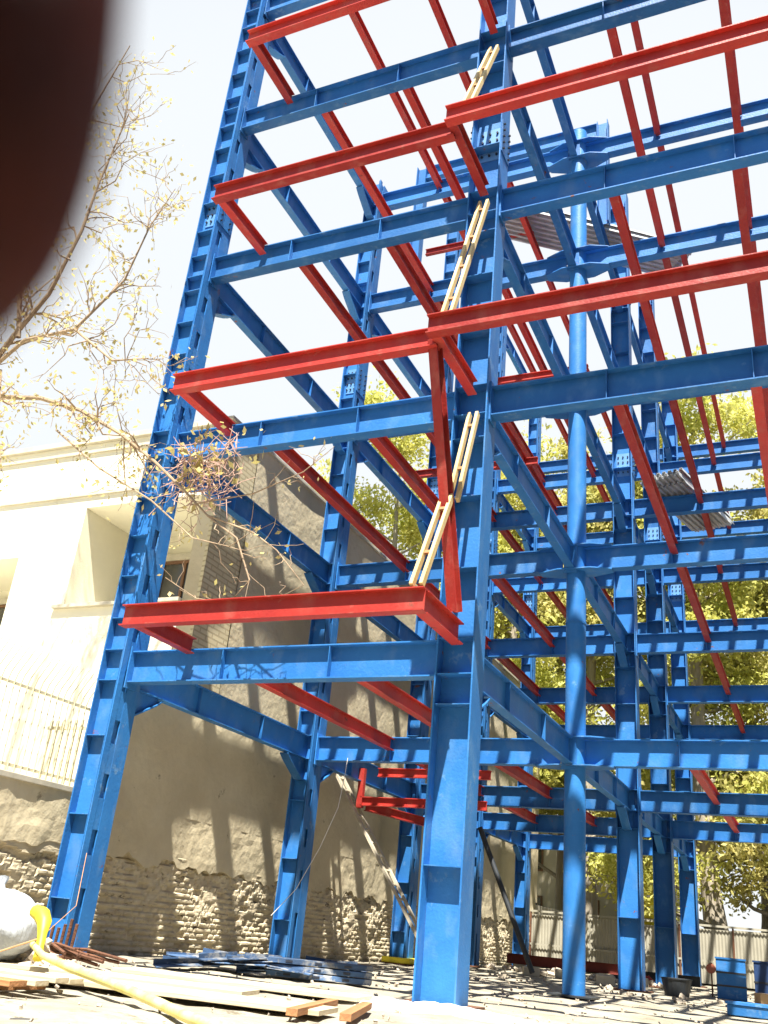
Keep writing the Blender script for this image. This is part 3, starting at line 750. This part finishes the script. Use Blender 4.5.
# stack of perforated blue battens at the right end of the pile
for i in range(3):
    t = empty('batten_plate', (-2.5, 1.75, .02 + i * .085), (0, 0, R(22 + i * 3)))
    q = MB()
    q.box(-.75, .75, -.15, .15, 0, .07); q.build('plate', DUSTY, t, bevel=.006)
    for k in range(3):
        q = MB(); q.box(-.05, .05, -.156, -.151, .02, .05); q.build('slot', BOLT, t, (-.45 + k * .42, 0, 0))
    tag(t, 'blue slotted batten in the small stack by the pile, number %s from the ground' % ['lowest', 'middle', 'topmost'][i] if False else 'blue slotted batten, %s of the small stack at the right end of the pile' % ['lowest', 'middle', 'topmost'][i], 'steel plate')
# planks in the left foreground
pl = [(-3.6, -4.35, .10, 3.6, 4, .20, BOARD, 'long pale plank at the far side of the foreground stack'), (-3.4, -4.62, .12, 3.4, 3, .18, BOARD, 'pale plank lying in the middle of the foreground stack'),
      (-3.3, -4.9, .10, 3.2, 5, .18, BOARD, 'pale plank second from the near side of the foreground stack'), (-3.2, -5.2, .11, 3.2, 2, .2, BROWNW, 'brown plank nearest the camera at the left'),
      (-2.55, -2.6, .05, 2.8, 12, .55, BOARD, 'wide pale board on the ground behind the yellow hose'), (-1.4, -3.3, .045, 3.0, 10, .6, BOARD, 'wide sunlit board in the middle foreground'), (-2.0, -1.2, .045, 3.0, 8, .6, BOARD, 'wide pale board nearest the blue offcut pile')]
for x, y, z, L, rz, w, m_, lb in pl:
    q = MB(); q.box(-L/2, L/2, -w/2, w/2, -.022, .022); o = q.build('wood_plank', m_, None, (x, y, z), (0, 0, R(rz)), bevel=.004); tag(o, lb, 'plank')
for x, y, rz, lb in ((-.12, -2.95, 104, 'narrow orange brown batten at the bottom, left of the powder heap'), (.22, -2.75, 108, 'narrow orange brown batten closest to the powder heap')):
    q = MB(); q.box(-.8, .8, -.05, .05, -.03, .03); o = q.build('wood_batten', BROWNW, None, (x, y, .06), (0, 0, R(rz)), bevel=.004); tag(o, lb, 'batten')
for i, (x, y) in enumerate(((-4.6, -3.9), (-2.2, -4.75))):
    q = MB(); q.box(-.05, .05, -.55, .55, 0, .075); o = q.build('bearer', BROWNW, None, (x, y, 0.0), bevel=.004); tag(o, ['hidden end bearer under the planks at far left', 'short bearer under the right end of the planks'][i], 'batten')
# yellow hose + cloth
q = MB(); hp = [(-3.10, -3.45, .30), (-2.85, -3.55, .22), (-2.3, -3.75, .16), (-1.7, -4.0, .12), (-1.18, -4.3, .10), (-.6, -4.65, .07), (-.1, -5.0, .05), (.5, -5.4, .045)]
q.tube(hp, [.03, .035, .04, .04, .04, .04, .04, .04], 12); o = q.build('yellow_hose', YELW, smooth=True); tag(o, 'flat yellow hose running across the foreground towards the right', 'hose')
q = MB(); cl = [(-3.32, -3.3, .60), (-3.20, -3.3, .57), (-3.10, -3.35, .50), (-3.05, -3.40, .40), (-3.0, -3.45, .28), (-2.95, -3.5, .18)]
q.tube(cl, [.06, .085, .075, .05, .04, .05], 8); o = q.build('yellow_cloth', YEL, smooth=True); tag(o, 'yellow plastic strip knotted at the end of the hose', 'plastic strip')
q = MB(); q.tube([(-3.05, -3.42, .36), (-3.9, -2.0, .68), (-5.2, -.5, 1.35)], .004, 6); o = q.build('tie_string', ROPE); tag(o, 'thin orange string stretched from the yellow strip up the corner column', 'string')
q = MB(); q.tube([(-3.05, -3.42, .36), (-3.0, -4.3, .15), (-2.75, -5.0, .12)], .008, 6); o = q.build('tie_string', ROPE); tag(o, 'thin string hanging from the yellow strip over the planks', 'string')
# white sack
bpy_me = bpy.data.meshes.new('woven_sack'); bm = bmesh.new(); bmesh.ops.create_icosphere(bm, subdivisions=5, radius=1)
for v in bm.verts:
    p = v.co.copy(); f = 1 + .06 * mn.noise(p * 2.5) + .025 * math.sin(p.x * 26 + p.z * 4 + 3 * mn.noise(p * 1.5))
    v.co = Vector((p.x * .46 * f, p.y * .42 * f, p.z * .36 * f))
bm.to_mesh(bpy_me); bm.free(); bpy_me.materials.append(SACK); bpy_me.polygons.foreach_set('use_smooth', [True] * len(bpy_me.polygons))
t = empty('woven_sack', (-4.05, -3.0, .42)); link('bag', bpy_me, t)
q = MB(); q.tube([(-.1, 0, .34), (-.12, .02, .40), (-.15, .03, .46)], [.07, .04, .09], 10); q.build('neck', SACK, t, smooth=True)
tag(t, 'bulging white woven sack at the left edge of the site', 'sack')
def debris(name, loc, rx, ry, n, smin, smax, m_, label, cat, seed, h=.15):
    r_ = random.Random(seed); q = MB()
    for i in range(n):
        a = r_.uniform(0, 6.28); d = math.sqrt(r_.random()); s = r_.uniform(smin, smax)
        M = Matrix.Translation((math.cos(a) * d * rx, math.sin(a) * d * ry, (1 - d) * h * r_.random() + s * .3)) @ Matrix.Rotation(r_.uniform(0, 3), 4, (r_.random(), r_.random(), r_.random() + .1))
        q.box(-s, s, -s * r_.uniform(.4, .9), s * .7, -s * .35, s * .4, M)
    o = q.build(name, m_, None, loc); tag(o, label, cat, kind='stuff'); return o
debris('rubble_heap', (-3.75, -2.6, 0), .55, .4, 60, .03, .10, BRICKP, 'brown broken rubble and crumpled paper under the white sack', 'rubble', 1, .3)
debris('rubble_heap', (-2.9, 17.5, 0), 3.0, 1.0, 90, .03, .12, BRICKP, 'scattered stones and debris along the back of the plot', 'rubble', 2, .15)
debris('gravel', (.3, -1.0, 0), 5.5, 6.5, 500, .006, .022, BRICKP, 'small stones and crumbs of mortar littering the front of the plot', 'gravel', 14, .0)
debris('gravel', (-1.0, 12, 0), 5.0, 9, 220, .010, .035, BRICKP, 'broken mortar and stones littering the ground between the columns', 'gravel', 15, .0)
debris('rubble_heap', (-1.2, 10.5, 0), 4.0, 2.5, 60, .02, .07, BRICKP, 'small stones strewn around the pipe column', 'rubble', 4, .02)
# rusty rods at the corner column foot
for i in range(12):
    r_ = random.Random(i + 40); a = Vector((-5.6 + r_.uniform(-.25, .25), -.55 + r_.uniform(-.1, .1), .05 + r_.uniform(0, .12))); b = a + Vector((r_.uniform(.8, 1.9), r_.uniform(-.7, -.3), r_.uniform(-.04, .04)))
    q = MB(); q.tube([a, a.lerp(b, .5) + Vector((0, 0, .05)), b], .022, 6); o = q.build('steel_rod', RUST, smooth=True); tag(o, 'rusty brown rod in the bundle at the foot of the corner column', 'rod', 'rusty rods at the corner column')
for i in range(5):
    r_ = random.Random(i + 90); q = MB(); q.tube([(-5.45 + .1 * i - .15, -.42, .02), (-5.4 + .1 * i - .15, -.45, .36 + r_.uniform(0, .15))], .022, 6); o = q.build('anchor_rod', RUST); tag(o, 'rusty anchor rod standing up at the foot of the corner column', 'rod', 'upright anchor rods at the corner column')
# white powder heap round the broad column
def heap(name, loc, rx, ry, h, m_, label, seed):
    n = 60; q = MB()
    for j in range(n + 1):
        for i in range(n + 1):
            x = -1 + 2 * i / n; y = -1 + 2 * j / n; d = math.hypot(x, y)
            z = h * max(0, 1 - d ** 1.6) + (.10 * h * 4 * mn.noise(Vector((x * 3 + seed, y * 3, 0))) + .04 * mn.noise(Vector((x * 9 + seed, y * 9, 0)))) * max(0, 1 - d * d)
            q.v.append((x * rx, y * ry, z - .04))
    q.f = [(j*(n+1)+i, j*(n+1)+i+1, (j+1)*(n+1)+i+1, (j+1)*(n+1)+i) for j in range(n) for i in range(n)]
    o = link(name, q.mesh(name, m_, True, fix=False), None, loc); tag(o, label, 'powder heap'); return o
heap('powder_heap', (.0, -.55, 0), 1.5, 1.1, .09, WHITE, 'heap of white powder around the foot of the broad front column', 2)
# dark bin, blue boxes, barrels
t = empty('mortar_bin', (.95, 12.6, 0))
q = MB(); q.tube([(0, 0, 0), (0, 0, .34)], [.26, .33], 20); q.build('tub', DARK, t, smooth=False)
q = MB(); q.tube([(0, 0, .34), (0, 0, .36)], [.345, .345], 20); q.build('rim', DARK, t)
tag(t, 'black tub with a wide rim beside the rear columns', 'tub')
def crate(name, x, y, z, w, d, h, rz, label, nbars=2, m_=None):
    t = empty(name, (x, y, z), (0, 0, R(rz)))
    q = MB(); q.box(-w/2, w/2, -d/2, d/2, 0, h); q.build('body', m_ or BLUE, t, bevel=.01)
    for i in range(nbars):
        q = MB(); zz = h * (i + 1) / (nbars + 1); q.box(-w/2 - .012, w/2 + .012, -d/2 - .012, -d/2 - .001, zz - .02, zz + .02); q.build('band', DARK, t)
    q = MB(); q.box(-w/2 - .02, w/2 + .02, -d/2 - .02, d/2 + .02, h + .001, h + .04); q.build('lid', m_ or BLUE, t)
    tag(t, label, 'box'); return t
crate('steel_box', 1.95, 14.6, 0, .66, .5, .85, 4, 'light blue steel box standing by the back hoarding')
crate('steel_box', 2.8, 14.9, 0, .62, .6, .85, -6, 'dark blue steel box at the right beside the light one', 1, mat('navy_paint', (.012, .04, .12), rough=.6, var=.3))
crate('steel_box', 2.95, 6.9, 0, .8, .5, .16, 0, 'low blue steel box at the bottom right corner', 0)
q = MB(); q.box(-.25, .25, -.2, .2, 0, .25); o = q.build('carton', mat('cardboard', (.42, .29, .16), rough=.9, var=.15), None, (2.9, 12.2, 0), (0, 0, .4), bevel=.01); tag(o, 'brown cardboard carton in front of the dark blue box', 'carton')
q = MB(); q.tube([(0, 0, .02), (0, 0, .10)], [.11, .11], 16); o = q.build('hose_reel', mat('orange_plastic', (.30, .09, .05), rough=.6), None, (1.52, 14.4, .62), (R(90), 0, 0)); tag(o, 'orange red disc hanging near the light blue box', 'reel')
q = MB(); q.tube([(1.52, 14.45, 0), (1.52, 14.45, .75)], .02, 8); o = q.build('stand_pole', RUST); tag(o, 'thin rusty pole carrying the orange disc', 'pole')
# beams lying at the back
for (a, b, lb, m_) in (((-5.0, 19.2, .45), (-1.6, 19.4, .45), 'dark red girder lying on blocks behind the broad column', mat('dull_red_primer', (.16, .03, .02), rough=.8, var=.3, vscale=3)), ((-2.2, 20.3, .32), (.6, 20.1, .34), 'dull steel girder lying on blocks behind the pipe column', DARK)):
    o = frame_beam(a, b, lb, h=.28, bb=.16); o.name = 'stored_beam'; o.data = o.data.copy(); o.data.materials[0] = m_
for i, (x, y, s) in enumerate(((-4.6, 19.25, .17), (-2.0, 19.3, .17), (-1.6, 20.2, .04), (.2, 20.1, .04))):
    q = MB(); q.box(-.15, .15, -.2, .2, 0, s + .0); o = q.build('wood_block', BOARD, None, (x, y, 0)); tag(o, ['block under the left end of the dark red girder', 'block under the right end of the dark red girder', 'block under the left end of the dull girder', 'block under the right end of the dull girder'][i], 'block')
for i, (x, y, rz) in enumerate(((-3.2, 15.5, 20), (-2.4, 15.9, -15), (-1.3, 15.8, 5), (-.5, 16.2, 40), (-.95, 14.2, 10))):
    q = MB(); q.box(-.22, .22, -.12, .12, 0, .22); o = q.build('concrete_block', STONEC, None, (x, y, 0), (0, 0, R(rz)), bevel=.015); tag(o, 'loose concrete block on the ground at the back', 'block', 'concrete blocks strewn at the back')
crump = [(-.75, 18.6, .25, RED, 'crumpled red tarpaulin scrap beside the rear column'), (-.2, 18.3, .2, BLUE, 'crumpled blue plastic scrap beside the rear column')]
for x, y, h, m_, lb in crump:
    o = heap('plastic_scrap', (x, y, .0), .55, .4, h, m_, lb, x * 9); o['category'] = 'scrap'
# yellow paint tin feet at the third column
q = MB(); q.box(-.38, .38, -.36, .36, 0.03, .16); o = q.build('yellow_chocks', YEL, None, (XA, YS[2], 0), bevel=.02); tag(o, 'yellow packing at the foot of the third wall-side column', 'packing')
# hanging cable
q = MB(); q.tube([(-4.6, 6.1, 3.92), (-4.58, 6.0, 3.5), (-4.6, 5.9, 2.9), (-4.75, 5.6, 2.1), (-4.95, 5.2, 1.3), (-5.3, 5.0, .8)], .007, 6); o = q.build('hanging_cable', CABLE, smooth=True); tag(o, 'thin white cable hanging beside the second wall-side column', 'cable')

# ------------------------------------------------------------------ camera
C = Vector((4.234411479986991, -11.44968697177414, 0.7537515479900422))
cr_ = Vector((0.9120311200990694, 0.3999281420301021, 0.09086647997577342)); cu = Vector((0.08920256952170164, -0.40969535709291205, 0.9078505471536807)); cf = Vector((-0.40030255752563343, 0.8198824279058929, 0.40932953332196187))
cd = bpy.data.cameras.new('camera'); cam = bpy.data.objects.new('camera', cd); COL.objects.link(cam)
M = Matrix((cr_, cu, -cf)).transposed().to_4x4(); M.translation = C; cam.matrix_world = M
cd.sensor_fit = 'VERTICAL'; cd.sensor_height = 24; cd.lens = 926.375 / 1024 * 24
cd.clip_start = .004; cd.clip_end = 1500
cd.dof.use_dof = True; cd.dof.focus_distance = 16; cd.dof.aperture_fstop = 11
scene.camera = cam

# ------------------------------------------------------------------ photographer's hand over the lens
def P(px, py, d):  # point seen at that place and distance, used to lay out the hand skeleton
    return C + cf * d + cr_ * ((px - 384) / 926.375 * d) - cu * ((py - 512) / 926.375 * d)
def W3(a, b, c): return C + cr_ * a + cu * b + cf * c
def hand():
    D = .030
    tip = P(-283, 432, D)
    base = tip
    V = []; E_ = []; Rr = []
    def v(p, r_): V.append(tuple(p - C)); Rr.append(r_); return len(V) - 1
    # local frame: up = cu, out = -cr_, fwd = cf
    palm = v(tip + cu * .125 - cr_ * .018 - cf * .020, .022)
    wrist = v(tip + cu * .165 - cr_ * .03 - cf * .055, .025); E_.append((palm, wrist))
    fa1 = v(tip + cu * .12 - cr_ * .06 - cf * .16, .034); E_.append((wrist, fa1))
    fa2 = v(tip + cu * .0 - cr_ * .10 - cf * .28, .042); E_.append((fa1, fa2))
    kn = v(tip + cu * .095 - cr_ * .012 - cf * .004, .020); E_.append((palm, kn))
    # five digits: index lies beside the lens, the others beside it to the left, the thumb behind the added phone
    for i, (off, ln, r_) in enumerate(((0.0, 1.0, .0128), (-.026, 1.10, .0125), (-.050, 1.02, .0118), (-.073, .82, .0105))):
        root = v(tip + cu * .085 + cr_ * (off * .9 - .002) + cf * .002, r_ * 1.25); E_.append((kn, root))
        m1 = v(tip + cu * (.045) + cr_ * (off + .000) + cf * .006 * (1 + i * .3), r_ * 1.02); E_.append((root, m1))
        m2 = v(tip + cu * (.020 - (ln - 1) * .05) + cr_ * (off + .000) + cf * .003, r_ * 1.02); E_.append((m1, m2))
        t_ = v(tip + cu * (.0 - (ln - 1) * .07) + cr_ * off, r_ * .98); E_.append((m2, t_))
    th0 = v(tip + cu * .10 + cr_ * .022 - cf * .028, .014); E_.append((palm, th0))
    th1 = v(tip + cu * .075 + cr_ * .035 - cf * .045, .012); E_.append((th0, th1))
    th2 = v(tip + cu * .05 + cr_ * .038 - cf * .05, .0105); E_.append((th1, th2))
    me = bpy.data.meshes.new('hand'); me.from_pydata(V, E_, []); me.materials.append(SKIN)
    o = bpy.data.objects.new('person', me); COL.objects.link(o); o.location = C
    sk = o.modifiers.new('skin', 'SKIN'); sk.use_smooth_shade = True
    for i, r_ in enumerate(Rr): me.skin_vertices[0].data[i].radius = (r_, r_)
    me.skin_vertices[0].data[0].use_root = True
    ss = o.modifiers.new('sub', 'SUBSURF'); ss.levels = 2; ss.render_levels = 3
    tag(o, 'hand of the person taking the picture, dark blurred finger over the top left corner', 'person')
hand()
t = empty('added_unseen_phone', C)  # unseen phone, added behind the lens to block light from the finger
t.matrix_world = M
q = MB(); q.box(-.095, .045, -.045, .045, .0035, .0115); q.build('case', PHONE, t, bevel=.002)
q = MB(); q.box(-.088, .040, -.041, .041, .0118, .0122); q.build('screen', DGLASS, t)
tag(t, 'unseen black phone added behind the lens to block light from the finger', 'phone')

# ------------------------------------------------------------------ light
SUN = Vector((.17, -.48, 1)).normalized()
el = math.asin(SUN.z); az = math.atan2(SUN.x, SUN.y)
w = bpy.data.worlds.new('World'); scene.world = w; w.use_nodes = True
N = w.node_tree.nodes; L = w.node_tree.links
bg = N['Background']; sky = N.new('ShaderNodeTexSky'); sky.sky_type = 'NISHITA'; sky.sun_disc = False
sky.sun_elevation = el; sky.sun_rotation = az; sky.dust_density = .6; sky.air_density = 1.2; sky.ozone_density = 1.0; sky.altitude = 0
# physical sky mixed with added white toward the view, kept dimmer behind for less ambient
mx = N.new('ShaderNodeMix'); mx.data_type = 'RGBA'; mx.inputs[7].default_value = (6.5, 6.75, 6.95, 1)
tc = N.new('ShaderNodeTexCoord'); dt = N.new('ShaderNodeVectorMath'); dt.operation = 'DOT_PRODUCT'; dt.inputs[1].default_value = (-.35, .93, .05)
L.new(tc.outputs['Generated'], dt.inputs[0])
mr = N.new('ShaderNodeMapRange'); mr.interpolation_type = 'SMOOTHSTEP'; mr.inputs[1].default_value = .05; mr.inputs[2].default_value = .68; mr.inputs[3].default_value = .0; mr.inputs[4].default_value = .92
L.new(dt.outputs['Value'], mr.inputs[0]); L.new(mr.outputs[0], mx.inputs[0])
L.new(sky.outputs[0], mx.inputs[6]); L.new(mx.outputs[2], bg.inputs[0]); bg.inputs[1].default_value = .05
sd = bpy.data.lights.new('sun', 'SUN'); sd.energy = 5.0; sd.angle = R(.53); sd.color = (1, .95, .86)
so = bpy.data.objects.new('sun', sd); COL.objects.link(so); so.rotation_euler = SUN.to_track_quat('Z', 'Y').to_euler(); so.location = (0, -20, 40)
vs = scene.view_settings; vs.view_transform = 'Standard'; vs.look = 'None'; vs.gamma = 1; vs.exposure = 1.62; vs.use_curve_mapping = False
scene.cycles.max_bounces = 6; scene.cycles.diffuse_bounces = 3; scene.cycles.use_denoising = True
